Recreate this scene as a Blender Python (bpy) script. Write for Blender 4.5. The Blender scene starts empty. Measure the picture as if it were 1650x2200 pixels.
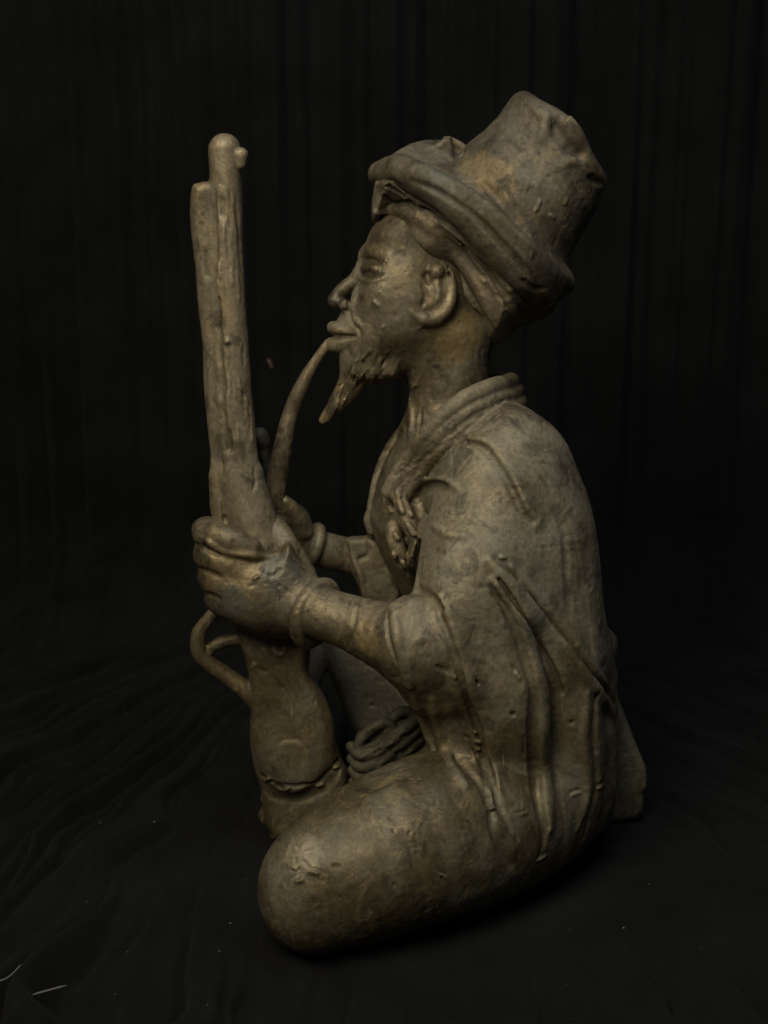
import bpy, math, random, time
import numpy as np
from math import radians, sin, cos, pi

T_START = time.time()
random.seed(7)
rng = np.random.default_rng(7)
SC = bpy.context.scene
COL = SC.collection
FINE = 1.0            # voxel size multiplier (1 = final)

# ------------------------------------------------------------------ camera
# modelling is done in centimetres, meshes are written in metres
PITCH = radians(15.0)
CAM = np.array([0.0, -43.0, 25.0])
FPX = 1100 / math.tan(radians(20))        # focal length in photo pixels (photo 1650 x 2200)
RT = np.array([1.0, 0, 0]); FW = np.array([0, cos(PITCH), -sin(PITCH)]); UP = np.array([0, sin(PITCH), cos(PITCH)])
cam_d = bpy.data.cameras.new('camera'); cam = bpy.data.objects.new('camera', cam_d); COL.objects.link(cam)
cam.location = CAM * 0.01
cam.rotation_euler = (radians(90) - PITCH, 0, 0)
cam_d.sensor_fit = 'VERTICAL'; cam_d.sensor_height = 24; cam_d.lens = 12 / math.tan(radians(20))
cam_d.clip_start = 0.01; cam_d.clip_end = 20
cam_d.dof.use_dof = True; cam_d.dof.focus_distance = 0.447; cam_d.dof.aperture_fstop = 11.0
SC.camera = cam

# ------------------------------------------------------------------ world, lamps, exposure
w = bpy.data.worlds.new("World"); SC.world = w; w.use_nodes = True
bgn = w.node_tree.nodes['Background']
bgn.inputs[0].default_value = (0.75, 0.85, 1.0, 1); bgn.inputs[1].default_value = 0.042
SC.view_settings.view_transform = 'Standard'; SC.view_settings.look = 'None'
SC.view_settings.exposure = 0; SC.view_settings.gamma = 1

def area(name, loc, target, size, power, color):
    l = bpy.data.lights.new(name, 'AREA'); l.shape = 'DISK'; l.size = size; l.energy = power; l.color = color
    o = bpy.data.objects.new(name, l); COL.objects.link(o)
    from mathutils import Vector
    o.location = loc; d = Vector(target) - Vector(loc)
    o.rotation_euler = d.to_track_quat('-Z', 'Y').to_euler()
    return o
area('ceiling_lamp', (-0.16, -0.34, 0.52), (0.01, 0.03, 0.20), 0.30, 2.4, (1.0, 0.90, 0.66))
area('window_light', (0.12, -0.18, 0.85), (0.0, 0.04, 0.15), 0.40, 1.5, (0.88, 0.94, 1.0))

# ------------------------------------------------------------------ pixel + depth -> space (cm)
def ray(px, py):
    return FW + RT * (px - 825) / FPX - UP * (py - 1100) / FPX
def at(px, py, y):
    d = ray(px, py); t = (y - CAM[1]) / d[1]
    return CAM + d * t
def scl(px, py, y):          # cm per photo pixel at that place
    d = ray(px, py); return (y - CAM[1]) / d[1] / FPX

# ------------------------------------------------------------------ distance-field sculpting
def smin(a, b, k):
    if k <= 0: return np.minimum(a, b)
    h = np.maximum(k - np.abs(a - b), 0) / k
    return np.minimum(a, b) - h * h * k * 0.25
def catmull(P, n):
    P = np.asarray(P, float)
    if len(P) < 3: 
        t = np.linspace(0, 1, n + 1)[:, None]; return P[0] * (1 - t) + P[-1] * t
    Q = np.vstack([2 * P[0] - P[1], P, 2 * P[-1] - P[-2]]); out = []
    for i in range(1, len(Q) - 2):
        for j in range(n):
            t = j / n
            a, b, c, d = Q[i - 1], Q[i], Q[i + 1], Q[i + 2]
            out.append(0.5 * (2 * b + (c - a) * t + (2 * a - 5 * b + 4 * c - d) * t * t + (3 * b - a - 3 * c + d) * t ** 3))
    out.append(P[-1]); return np.array(out)

class Chain:
    """tapering rounded rod through points (cm) with radii; flat<1 squeezes it along the view axis"""
    def __init__(s, P, R, flat=1.0):
        s.P = np.asarray(P, float); s.R = np.maximum(np.asarray(R, float), 0.004)
        s.flat = flat
        m = s.R.max(); s.lo = s.P.min(0) - m; s.hi = s.P.max(0) + m
        s.A = s.P[:-1]; s.B = s.P[1:]
        s.slo = np.minimum(s.A, s.B) - np.maximum(s.R[:-1], s.R[1:])[:, None]
        s.shi = np.maximum(s.A, s.B) + np.maximum(s.R[:-1], s.R[1:])[:, None]
    def ev(s, X, box=None):
        idx = range(len(s.A))
        if box is not None:
            ok = np.all((s.slo - box[2] < box[1]) & (s.shi + box[2] > box[0]), 1)
            idx = np.nonzero(ok)[0]
            if len(idx) == 0: return np.full(len(X), 9.0)
        best = None
        for i in idx:
            a, b = s.A[i], s.B[i]; ab = b - a
            pa = X - a
            h = np.clip(pa @ ab / max(ab @ ab, 1e-9), 0, 1)
            q = pa - h[:, None] * ab
            if s.flat != 1.0:
                wq = q @ FW; q = q + (wq * (1 / s.flat - 1))[:, None] * FW
            d = np.sqrt(np.einsum('ij,ij->i', q, q)) - (s.R[i] + (s.R[i + 1] - s.R[i]) * h)
            best = d if best is None else np.minimum(best, d)
        return best * min(1.0, s.flat if s.flat < 1 else 1.0)

class Blob:
    """ellipsoid with axes right / up / depth, optional rotation in the picture plane"""
    def __init__(s, px, py, y, rx, ry, rw, rot=0):
        s.c = at(px, py, y); k = scl(px, py, y)
        a = radians(rot)
        s.ax = np.array([RT * cos(a) + UP * sin(a), -RT * sin(a) + UP * cos(a), FW])
        s.r = np.array([rx * k, ry * k, rw * k]); m = s.r.max()
        s.lo = s.c - m; s.hi = s.c + m
    def ev(s, X, box=None):
        q = (X - s.c) @ s.ax.T
        k0 = np.linalg.norm(q / s.r, axis=1); k1 = np.linalg.norm(q / s.r ** 2, axis=1)
        return np.where(k0 > 1e-4, k0 * (k0 - 1) / np.maximum(k1, 1e-6), -s.r.min())

class Pad:
    """closed outline given as (px, py[, y]) turned into a rounded solid: near / far half-thickness tn, tf, edge rounding r (cm)"""
    def __init__(s, pts, y, tn, tf=None, r=1.0, smooth=4):
        tf = tn if tf is None else tf
        P = np.array([at(p[0], p[1], p[2] if len(p) > 2 else y) for p in pts])
        L = np.stack([P @ RT, P @ UP, P @ FW], 1)
        A = np.c_[L[:, :2], np.ones(len(L))]
        s.pl = np.linalg.lstsq(A, L[:, 2], rcond=None)[0]
        if smooth:
            Q = np.vstack([L[-1:, :2], L[:, :2], L[:2, :2]]); out = []
            for i in range(1, len(Q) - 2):
                for j in range(smooth):
                    t = j / smooth; a, b, c, d = Q[i - 1], Q[i], Q[i + 1], Q[i + 2]
                    out.append(0.5 * (2 * b + (c - a) * t + (2 * a - 5 * b + 4 * c - d) * t * t + (3 * b - a - 3 * c + d) * t ** 3))
            G = np.array(out)
        else: G = L[:, :2]
        s.tn, s.tf, s.r = tn, tf, r
        m = 1.2; s.h = 0.06
        s.g0 = G.min(0) - m; n = np.ceil((G.max(0) + m - s.g0) / s.h).astype(int) + 1; s.n = n
        gx, gy = np.meshgrid(s.g0[0] + np.arange(n[0]) * s.h, s.g0[1] + np.arange(n[1]) * s.h, indexing='ij')
        X = np.stack([gx.ravel(), gy.ravel()], 1)
        d = np.full(len(X), 1e9); ins = np.zeros(len(X), bool)
        for i in range(len(G)):
            a, b = G[i], G[(i + 1) % len(G)]; ab = b - a; pa = X - a
            h = np.clip(pa @ ab / max(ab @ ab, 1e-12), 0, 1); q = pa - h[:, None] * ab
            d = np.minimum(d, q[:, 0] ** 2 + q[:, 1] ** 2)
            c = (a[1] > X[:, 1]) != (b[1] > X[:, 1])
            with np.errstate(divide='ignore', invalid='ignore'):
                ins ^= c & (X[:, 0] < (b[0] - a[0]) * (X[:, 1] - a[1]) / (b[1] - a[1]) + a[0])
        d = np.sqrt(d); d[ins] *= -1
        s.S = d.reshape(n)
        W = s.pl[0] * G[:, 0] + s.pl[1] * G[:, 1] + s.pl[2]
        C = np.vstack([np.outer(G[:, 0], RT) + np.outer(G[:, 1], UP) + np.outer(W + e, FW) for e in (-tn, tf)])
        s.lo = C.min(0); s.hi = C.max(0)
    def ev(s, X, box=None):
        x = X @ RT; u = X @ UP
        fx = np.clip((x - s.g0[0]) / s.h, 0, s.n[0] - 1.001); fy = np.clip((u - s.g0[1]) / s.h, 0, s.n[1] - 1.001)
        ix = fx.astype(int); iy = fy.astype(int); tx = fx - ix; ty = fy - iy; S = s.S
        sd = (S[ix, iy] * (1 - tx) + S[ix + 1, iy] * tx) * (1 - ty) + (S[ix, iy + 1] * (1 - tx) + S[ix + 1, iy + 1] * tx) * ty
        wv = X @ FW - (s.pl[0] * x + s.pl[1] * u + s.pl[2])
        T = np.where(wv < 0, s.tn, s.tf)
        a = np.maximum(sd / s.r + 1, 0); b = np.abs(wv) / T
        return (np.sqrt(a * a + b * b) - 1) * min(s.r, s.tn, s.tf)

def rod(pts, n=4, flat=1.0):
    """Chain through (px, py, y, r_px)"""
    P = catmull(pts, n) if len(pts) > 1 else np.array([pts[0], pts[0]], float)
    return Chain([at(*p[:3]) for p in P], [p[3] * scl(*p[:3]) for p in P], flat)

class Field:
    def __init__(s): s.ops = []
    def add(s, prim, tag, k=0.15): s.ops.append(('+', prim, tag, k)); return prim
    def cut(s, prim, k=0.08): s.ops.append(('-', prim, None, k)); return prim
    def ev(s, X, box=None):
        d = np.full(len(X), 50.0)
        for op, p, tag, k in s.ops:
            if box is not None:
                m = k + box[2]
                if np.any(p.lo - m > box[1]) or np.any(p.hi + m < box[0]): continue
            v = p.ev(X, None if box is None else (box[0], box[1], k + box[2]))
            d = smin(d, v, k) if op == '+' else -smin(-d, v, k)
        return d
    def surf(s, pts):
        """first hit of the view ray through each (px, py) with the field so far, marched in small tiles"""
        pts = np.asarray(pts, float)[:, :2]
        D = FW + RT * ((pts[:, :1] - 825) / FPX) - UP * ((pts[:, 1:2] - 1100) / FPX)
        D = D / np.linalg.norm(D, axis=1)[:, None]
        ops = s.ops; bb = []
        for op, p, tag, k in ops:
            c = np.array([[(p.lo, p.hi)[i][0], (p.lo, p.hi)[j][1], (p.lo, p.hi)[l][2]] for i in (0, 1) for j in (0, 1) for l in (0, 1)]) - CAM
            z = c @ FW; x = 825 + FPX * (c @ RT) / z; y = 1100 - FPX * (c @ UP) / z
            m = 30 + k * 70; bb.append((x.min() - m, y.min() - m, x.max() + m, y.max() + m))
        bb = np.array(bb); T = np.full(len(D), 99.0); OK = np.zeros(len(D), bool)
        key = (pts // 80).astype(int); key = key[:, 0] * 1000 + key[:, 1]
        for kk in np.unique(key):
            ii = np.nonzero(key == kk)[0]; q = pts[ii]; l, h = q.min(0), q.max(0)
            use = [o for o, b in zip(ops, bb) if b[0] < h[0] and b[2] > l[0] and b[1] < h[1] and b[3] > l[1]]
            if not any(o[0] == '+' for o in use): continue
            f = Field(); f.ops = use; lo_t = min((np.array([o[1].lo, o[1].hi]) - CAM)[:, 1].min() for o in use if o[0] == '+')
            t = np.full(len(ii), 34.0)
            for it in range(60):
                d = f.ev(CAM + D[ii] * t[:, None]); t = t + np.clip(d, -0.5, 3) * 0.95
                if np.all((np.abs(d) < 0.01) | (t > 70)): break
            T[ii] = t; OK[ii] = (np.abs(f.ev(CAM + D[ii] * t[:, None])) < 0.05) & (t < 70)
        return CAM + D * T[:, None], OK
    def stroke(s, pts, tag=None, r=10, lift=0.0, k=0.08, n=5, taper=True, cut=False, flat=1.0, wob=0.0):
        """ridge (or groove) laid along the surface as seen at (px, py[, r]); laid down by apply_strokes()"""
        A = np.array([(p[0], p[1], p[2] if len(p) > 2 else r) for p in pts], float)
        Q = catmull(A, n) if len(A) > 1 else A
        if len(Q) > 3:      # no more samples than the width of the stroke needs
            L = np.r_[0, np.cumsum(np.hypot(*np.diff(Q[:, :2], axis=0).T))]
            m = int(np.clip(L[-1] / max(9, r * 1.1) + 2, 3, len(Q)))
            Q = np.stack([np.interp(np.linspace(0, L[-1], m), L, Q[:, j]) for j in range(3)], 1)
        if wob: Q[:, :2] += rng.normal(0, wob, (len(Q), 2))
        if not hasattr(s, 'q'): s.q = []
        s.q.append((Q, tag, lift, k, taper, cut, flat))
    def apply_strokes(s):
        if not getattr(s, 'q', None): return
        X0, ok0 = s.surf(np.vstack([q[0] for q in s.q])); i = 0
        for Q, tag, lift, k, taper, cut, flat in s.q:
            X, ok = X0[i:i + len(Q)], ok0[i:i + len(Q)]; i += len(Q)
            X, Q = X[ok], Q[ok]
            if len(X) == 0: continue
            R = Q[:, 2] * ((X - CAM) @ FW / FPX)
            if taper and len(R) > 3:
                e = np.linspace(0, 1, len(R)); R = R * np.clip(np.minimum(e, 1 - e) * 5 + 0.3, 0, 1)
            V = (X - CAM) / np.linalg.norm(X - CAM, axis=1)[:, None]
            X = X - V * (R * lift)[:, None]
            # a stroke never jumps across a gap in depth
            cuts = [0] + [j + 1 for j in range(len(X) - 1) if abs((X[j + 1] - X[j]) @ FW) > 1.1] + [len(X)]
            for a, b in zip(cuts, cuts[1:]):
                x, rr = X[a:b], R[a:b]
                if len(x) == 1: x = np.vstack([x, x + 1e-4]); rr = np.r_[rr, rr]
                c = Chain(x, rr, flat)
                if cut: s.cut(c, k)
                else: s.add(c, tag, k)
        s.q = []

def noise3(X, seed=0):
    """smooth value noise in -1..1"""
    I = np.floor(X).astype(np.int64); f = X - I; f = f * f * (3 - 2 * f); r = 0
    def hsh(i, j, k):
        h = (i * 374761393 + j * 668265263 + k * 2147483647 + seed * 1274126177) & 0xffffffff
        h = ((h ^ (h >> 13)) * 1274126177) & 0xffffffff
        return ((h ^ (h >> 16)) & 0xffff) / 32767.5 - 1
    for a in (0, 1):
        for b in (0, 1):
            for c in (0, 1):
                wgt = (f[:, 0] if a else 1 - f[:, 0]) * (f[:, 1] if b else 1 - f[:, 1]) * (f[:, 2] if c else 1 - f[:, 2])
                r = r + wgt * hsh(I[:, 0] + a, I[:, 1] + b, I[:, 2] + c)
    return r

def polygonise(F, h):
    """surface nets over the active blocks of the field"""
    lo = np.min([p.lo for o, p, t, k in F.ops if o == '+'], 0) - 3 * h
    hi = np.max([p.hi for o, p, t, k in F.ops if o == '+'], 0) + 3 * h
    B = 16
    nb = np.ceil((hi - lo) / (h * B)).astype(int)
    V = np.empty(tuple(nb * B), np.float32)
    gi = np.stack(np.meshgrid(*[np.arange(n) for n in nb], indexing='ij'), -1).reshape(-1, 3)
    cen = lo + (gi + 0.5) * B * h - h * 0.5
    dc = np.concatenate([F.ev(c) for c in np.array_split(cen, max(1, len(cen) // 20000))])
    hd = B * h * 0.5 * math.sqrt(3) * 1.05
    off = np.stack(np.meshgrid(*[np.arange(B)] * 3, indexing='ij'), -1).reshape(-1, 3) * h
    for g, d in zip(gi, dc):
        sl = tuple(slice(a * B, a * B + B) for a in g)
        if abs(d) > hd: V[sl] = d; continue
        o = lo + g * B * h
        V[sl] = F.ev(o + off, (o, o + B * h, h * 2)).reshape(B, B, B)
    S = V < 0
    n = np.array(V.shape) - 1
    c = np.zeros(tuple(n), np.int8)
    cor = [(i, j, k) for i in (0, 1) for j in (0, 1) for k in (0, 1)]
    def sub(A, o): return A[o[0]:o[0] + n[0], o[1]:o[1] + n[1], o[2]:o[2] + n[2]]
    for o in cor: c += sub(S, o)
    act = np.argwhere((c > 0) & (c < 8))
    vid = np.full(tuple(n), -1, np.int32); vid[tuple(act.T)] = np.arange(len(act))
    vals = {o: V[tuple((act + o).T)].astype(float) for o in cor}
    acc = np.zeros((len(act), 3)); cnt = np.zeros(len(act))
    for a in cor:
        for ax in range(3):
            if a[ax]: continue
            b = list(a); b[ax] = 1; b = tuple(b)
            va, vb = vals[a], vals[b]; m = (va < 0) != (vb < 0)
            t = np.where(m, va / np.where(m, va - vb, 1), 0)
            p = np.tile(np.array(a, float), (len(act), 1)); p[:, ax] = t
            acc += p * m[:, None]; cnt += m
    P = lo + (act + acc / cnt[:, None]) * h
    quads = []
    for ax in range(3):
        u, v = (ax + 1) % 3, (ax + 2) % 3
        s1 = [slice(None)] * 3; s2 = [slice(None)] * 3; s1[ax] = slice(0, -1); s2[ax] = slice(1, None)
        ed = np.argwhere(S[tuple(s1)] != S[tuple(s2)])
        ed = ed[(ed[:, u] > 0) & (ed[:, v] > 0) & (ed[:, u] < n[u]) & (ed[:, v] < n[v]) & (ed[:, ax] < n[ax])]
        inside = S[tuple(ed.T)]
        eu = np.zeros(3, int); eu[u] = 1; ev_ = np.zeros(3, int); ev_[v] = 1
        q = np.stack([vid[tuple((ed - d).T)] for d in (eu + ev_, ev_, 0 * eu, eu)], 1)
        q[~inside] = q[~inside][:, ::-1]
        quads.append(q)
    Q = np.vstack(quads); Q = Q[np.all(Q >= 0, 1)]
    return P, Q

def vnormals(P, Q):
    fn = np.cross(P[Q[:, 2]] - P[Q[:, 0]], P[Q[:, 3]] - P[Q[:, 1]])
    N = np.zeros_like(P)
    for j in range(4):
        for a in range(3): N[:, a] += np.bincount(Q[:, j], fn[:, a], len(P))
    return N / np.maximum(np.linalg.norm(N, axis=1), 1e-12)[:, None]

BASE = at(980, 1800, 3.0); BASE[2] = 0
def link_mesh(name, P, Q, N, mat, parent):
    me = bpy.data.meshes.new(name)
    P = (P - BASE) * 0.01
    me.vertices.add(len(P)); me.vertices.foreach_set('co', P.astype(np.float32).ravel())
    me.loops.add(Q.size); me.loops.foreach_set('vertex_index', Q.astype(np.int32).ravel())
    me.polygons.add(len(Q)); me.polygons.foreach_set('loop_start', np.arange(0, Q.size, 4, dtype=np.int32))
    me.update(calc_edges=True)
    me.polygons.foreach_set('use_smooth', np.ones(len(Q), bool))
    me.normals_split_custom_set_from_vertices([tuple(v) for v in N])
    me.materials.append(mat)
    o = bpy.data.objects.new(name, me); COL.objects.link(o)
    if parent is not None: o.parent = parent
    return o

def build(F, h, parts, rough=0.014, seed=1):
    """parts: tag -> (name, material, parent tag or object); one continuous skin, split where one part gives way to the next"""
    t0 = time.time(); h *= FINE
    F.apply_strokes(); t1 = time.time()
    P, Q = polygonise(F, h); t2 = time.time()
    # relax
    N = vnormals(P, Q)
    for _ in range(2):
        A = np.zeros_like(P); c = np.zeros(len(P))
        for i, j in ((0, 1), (1, 2), (2, 3), (3, 0)):
            for a in range(3):
                A[:, a] += np.bincount(Q[:, i], P[Q[:, j], a], len(P)) + np.bincount(Q[:, j], P[Q[:, i], a], len(P))
            c += np.bincount(Q[:, i], minlength=len(P)) + np.bincount(Q[:, j], minlength=len(P))
        L = A / c[:, None] - P
        P = P + L * 0.35
    # uneven, hand-worked wax surface
    d = noise3(P * 0.9, seed) * 1.6 + noise3(P * 2.3, seed + 1) * 0.9 + noise3(P * 6.0, seed + 2) * 0.42 + noise3(P * 13.0, seed + 3) * 0.2
    sp = noise3(P * 3.1, seed + 5); d += np.where(sp > 0.62, -(sp - 0.62) * 5.0, 0)
    sp = noise3(P * 9.0, seed + 6); gate = np.clip(noise3(P * 1.1, seed + 8) * 2, 0, 1)
    d -= np.clip(np.abs(sp) - 0.5, 0, 1) * 2.4 * gate
    P = P + N * (d * rough)[:, None]
    N = vnormals(P, Q)
    tags = list(parts)
    if len(tags) > 1:
        C = P[Q].mean(1)
        best = np.full(len(C), 1e9); lab = np.zeros(len(C), int)
        order = np.argsort(C[:, 2]); 
        for ch in np.array_split(order, max(1, len(order) // 6000)):
            X = C[ch]; b0, b1 = X.min(0), X.max(0); bb = best[ch]; ll = lab[ch]
            for op, p, tag, k in F.ops:
                if op != '+' or np.any(p.lo - 0.6 > b1) or np.any(p.hi + 0.6 < b0): continue
                m = np.all((X > p.lo - 0.6) & (X < p.hi + 0.6), 1)
                if not m.any(): continue
                dd = p.ev(X[m]); mi = np.nonzero(m)[0]; w_ = dd < bb[mi]
                bb[mi[w_]] = dd[w_]; ll[mi[w_]] = tags.index(tag)
            best[ch] = bb; lab[ch] = ll
    else: lab = np.zeros(len(Q), int)
    made = {}
    for i, tg in enumerate(tags):
        q = Q[lab == i]
        if len(q) == 0: continue
        used, inv = np.unique(q, return_inverse=True)
        nm, mat, par = parts[tg]
        par = made.get(par, par) if isinstance(par, str) else par
        made[tg] = link_mesh(nm, P[used], inv.reshape(-1, 4), N[used], mat, par)
    print('built', list(parts), len(P), 'verts; strokes', round(t1 - t0, 1), 'polygonise', round(t2 - t1, 1), 'rest', round(time.time() - t2, 1), 's')
    return made

# ------------------------------------------------------------------ materials
def nodes(name):
    m = bpy.data.materials.new(name); m.use_nodes = True
    nt = m.node_tree; b = nt.nodes['Principled BSDF']
    return m, nt, b
def N_(nt, t, **kw):
    n = nt.nodes.new(t)
    for k, v in kw.items():
        if k in n.inputs: n.inputs[k].default_value = v
        else: setattr(n, k, v)
    return n
def ramp(nt, src, stops):
    r = nt.nodes.new('ShaderNodeValToRGB'); e = r.color_ramp.elements
    while len(e) < len(stops): e.new(0.5)
    for el, (p, c) in zip(e, stops):
        el.position = p; el.color = (*c, 1) if len(c) == 3 else c
    nt.links.new(src, r.inputs[0]); return r
def mix(nt, fac, a, b, mode='MIX'):
    m = nt.nodes.new('ShaderNodeMix'); m.data_type = 'RGBA'; m.blend_type = mode
    for s, v in ((m.inputs[0], fac), (m.inputs[6], a), (m.inputs[7], b)):
        if hasattr(v, 'links') or isinstance(v, bpy.types.NodeSocket): nt.links.new(v, s)
        elif isinstance(v, tuple): s.default_value = (*v, 1)
        else: s.default_value = v
    return m.outputs[2]

def bronze(name, dark, mid, light, ochre=0.5, rough=0.5, seed=0.0, stretch=(1, 1, 1), bump=1.0, dust=0.35, spots=(), low_shade=0.85):
    m, nt, b = nodes(name)
    tc = N_(nt, 'ShaderNodeTexCoord'); mp = N_(nt, 'ShaderNodeMapping')
    mp.inputs['Location'].default_value = (seed, seed * 0.7, -seed); mp.inputs['Scale'].default_value = stretch
    nt.links.new(tc.outputs['Object'], mp.inputs[0]); V = mp.outputs[0]
    def noi(scale, detail=6, rgh=0.6, dist=0.0):
        n = N_(nt, 'ShaderNodeTexNoise', Scale=scale, Detail=detail, Roughness=rgh, Distortion=dist); nt.links.new(V, n.inputs['Vector']); return n.outputs['Fac']
    big = noi(38, 8, 0.62, 0.6); med = noi(130, 8, 0.66, 0.3); fin = noi(620, 8, 0.75)
    base = ramp(nt, big, [(0.34, dark), (0.5, mid), (0.66, light)]).outputs[0]
    # lower casting painted darker brown in place of light falloff, with a ragged upper edge
    sx = N_(nt, 'ShaderNodeSeparateXYZ'); nt.links.new(tc.outputs['Object'], sx.inputs[0])
    hz = N_(nt, 'ShaderNodeMath', operation='MULTIPLY_ADD'); nt.links.new(noi(55, 8, 0.7, 0.5), hz.inputs[0]); hz.inputs[1].default_value = 0.06; nt.links.new(sx.outputs['Z'], hz.inputs[2])
    low_f = N_(nt, 'ShaderNodeMapRange'); nt.links.new(hz.outputs[0], low_f.inputs[0]); low_f.inputs[1].default_value = 0.130; low_f.inputs[2].default_value = 0.112
    low_f.inputs[3].default_value = 0.0; low_f.inputs[4].default_value = low_shade
    base = mix(nt, low_f.outputs[0], base, (0.092, 0.072, 0.038))
    # rubbed ochre brass showing through in patches
    och = ramp(nt, noi(62, 9, 0.7, 1.2), [(0.53, (0, 0, 0)), (0.66, (1, 1, 1))]).outputs[0]
    sc_ = N_(nt, 'ShaderNodeMath', operation='MULTIPLY'); nt.links.new(och, sc_.inputs[0]); sc_.inputs[1].default_value = ochre
    c = mix(nt, sc_.outputs[0], base, (0.27, 0.195, 0.095))
    # dark old patina in hollows and stains
    st = ramp(nt, noi(85, 9, 0.72, 0.8), [(0.53, (0, 0, 0)), (0.60, (1, 1, 1))]).outputs[0]
    s2 = N_(nt, 'ShaderNodeMath', operation='MULTIPLY'); nt.links.new(st, s2.inputs[0]); s2.inputs[1].default_value = 0.7
    c = mix(nt, s2.outputs[0], c, tuple(x * 0.5 for x in dark))
    # pale scuffs and hairline scratches
    for rot_, (sx_, sy_, sz_) in enumerate(((900, 60, 70), (60, 700, 90))):
        m2 = N_(nt, 'ShaderNodeMapping'); m2.inputs['Scale'].default_value = (sx_, sy_, sz_); m2.inputs['Rotation'].default_value = (0.5 + rot_, 0.7 - rot_, 0.3)
        nt.links.new(tc.outputs['Object'], m2.inputs[0])
        ns = N_(nt, 'ShaderNodeTexNoise', Scale=1.0, Detail=3.0, Roughness=0.6); nt.links.new(m2.outputs[0], ns.inputs['Vector'])
        sr = ramp(nt, ns.outputs['Fac'], [(0.66, (0, 0, 0)), (0.74, (0.5, 0.5, 0.5))]).outputs[0]
        c = mix(nt, sr, c, tuple(min(1, x * 1.5) for x in light))
    # single worn, stained or recoloured places; the far thigh gets light painted in
    for (sp_c, sp_r, sp_col, sp_a) in spots:
        vd = N_(nt, 'ShaderNodeVectorMath', operation='DISTANCE'); nt.links.new(tc.outputs['Object'], vd.inputs[0]); vd.inputs[1].default_value = sp_c
        ma = N_(nt, 'ShaderNodeMath', operation='MULTIPLY_ADD'); nt.links.new(noi(110, 7, 0.7, 0.6), ma.inputs[0]); ma.inputs[1].default_value = -sp_r * 2.2; nt.links.new(vd.outputs['Value'], ma.inputs[2])
        mr = N_(nt, 'ShaderNodeMapRange'); nt.links.new(ma.outputs[0], mr.inputs[0]); mr.inputs[1].default_value = -sp_r * 0.05; mr.inputs[2].default_value = -sp_r * 0.35; mr.inputs[3].default_value = 0; mr.inputs[4].default_value = sp_a
        c = mix(nt, mr.outputs[0], c, sp_col)
    # grey-green dust film
    du = ramp(nt, noi(48, 7, 0.6, 0.3), [(0.45, (0, 0, 0)), (0.68, (1, 1, 1))]).outputs[0]
    s3 = N_(nt, 'ShaderNodeMath', operation='MULTIPLY'); nt.links.new(du, s3.inputs[0]); s3.inputs[1].default_value = dust
    c = mix(nt, s3.outputs[0], c, (0.21, 0.20, 0.165))
    # fine speckle
    spk = ramp(nt, fin, [(0.3, (0.66, 0.65, 0.62)), (0.5, (1, 1, 1)), (0.72, (1.4, 1.36, 1.22))]).outputs[0]
    c = mix(nt, 1.0, c, spk, 'MULTIPLY')
    # edges rubbed bright; crevices grimy, with cavity shade painted in (geometry pointiness)
    geo = N_(nt, 'ShaderNodeNewGeometry')
    wear_ao = ramp(nt, geo.outputs['Pointiness'], [(0.44, (0.5, 0.47, 0.42)), (0.5, (1, 1, 1)), (0.56, (1.5, 1.42, 1.25))]).outputs[0]
    c = mix(nt, 0.85, c, wear_ao, 'MULTIPLY')
    nt.links.new(c, b.inputs['Base Color'])
    dmul = N_(nt, 'ShaderNodeMapRange'); nt.links.new(s3.outputs[0], dmul.inputs[0]); dmul.inputs[1].default_value = 0; dmul.inputs[2].default_value = 0.5
    dmul.inputs[3].default_value = 0.46; dmul.inputs[4].default_value = 0.10; nt.links.new(dmul.outputs[0], b.inputs['Metallic'])
    rr = N_(nt, 'ShaderNodeMapRange'); nt.links.new(med, rr.inputs[0]); rr.inputs[1].default_value = 0.3; rr.inputs[2].default_value = 0.7
    rr.inputs[3].default_value = rough - 0.07; rr.inputs[4].default_value = rough + 0.2
    ra = N_(nt, 'ShaderNodeMath', operation='MULTIPLY_ADD'); nt.links.new(s3.outputs[0], ra.inputs[0]); ra.inputs[1].default_value = 0.35; nt.links.new(rr.outputs[0], ra.inputs[2])
    nt.links.new(ra.outputs[0], b.inputs['Roughness'])
    # relief
    vor = N_(nt, 'ShaderNodeTexVoronoi', Scale=150.0); nt.links.new(V, vor.inputs['Vector'])
    pit = ramp(nt, vor.outputs['Distance'], [(0.0, (0, 0, 0)), (0.16, (1, 1, 1))]).outputs[0]
    gate = ramp(nt, noi(70, 4), [(0.50, (1, 1, 1)), (0.60, (0, 0, 0))]).outputs[0]
    pg = N_(nt, 'ShaderNodeMath', operation='MAXIMUM'); nt.links.new(pit, pg.inputs[0]); nt.links.new(gate, pg.inputs[1])
    a1 = N_(nt, 'ShaderNodeMath', operation='MULTIPLY_ADD'); nt.links.new(med, a1.inputs[0]); a1.inputs[1].default_value = 1.2
    nt.links.new(pg.outputs[0], a1.inputs[2])
    a2 = N_(nt, 'ShaderNodeMath', operation='MULTIPLY_ADD'); nt.links.new(fin, a2.inputs[0]); a2.inputs[1].default_value = 0.55
    nt.links.new(a1.outputs[0], a2.inputs[2])
    bp = N_(nt, 'ShaderNodeBump', Strength=0.46 * bump, Distance=0.0007); nt.links.new(a2.outputs[0], bp.inputs['Height'])
    nt.links.new(bp.outputs[0], b.inputs['Normal'])
    return m

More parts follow.
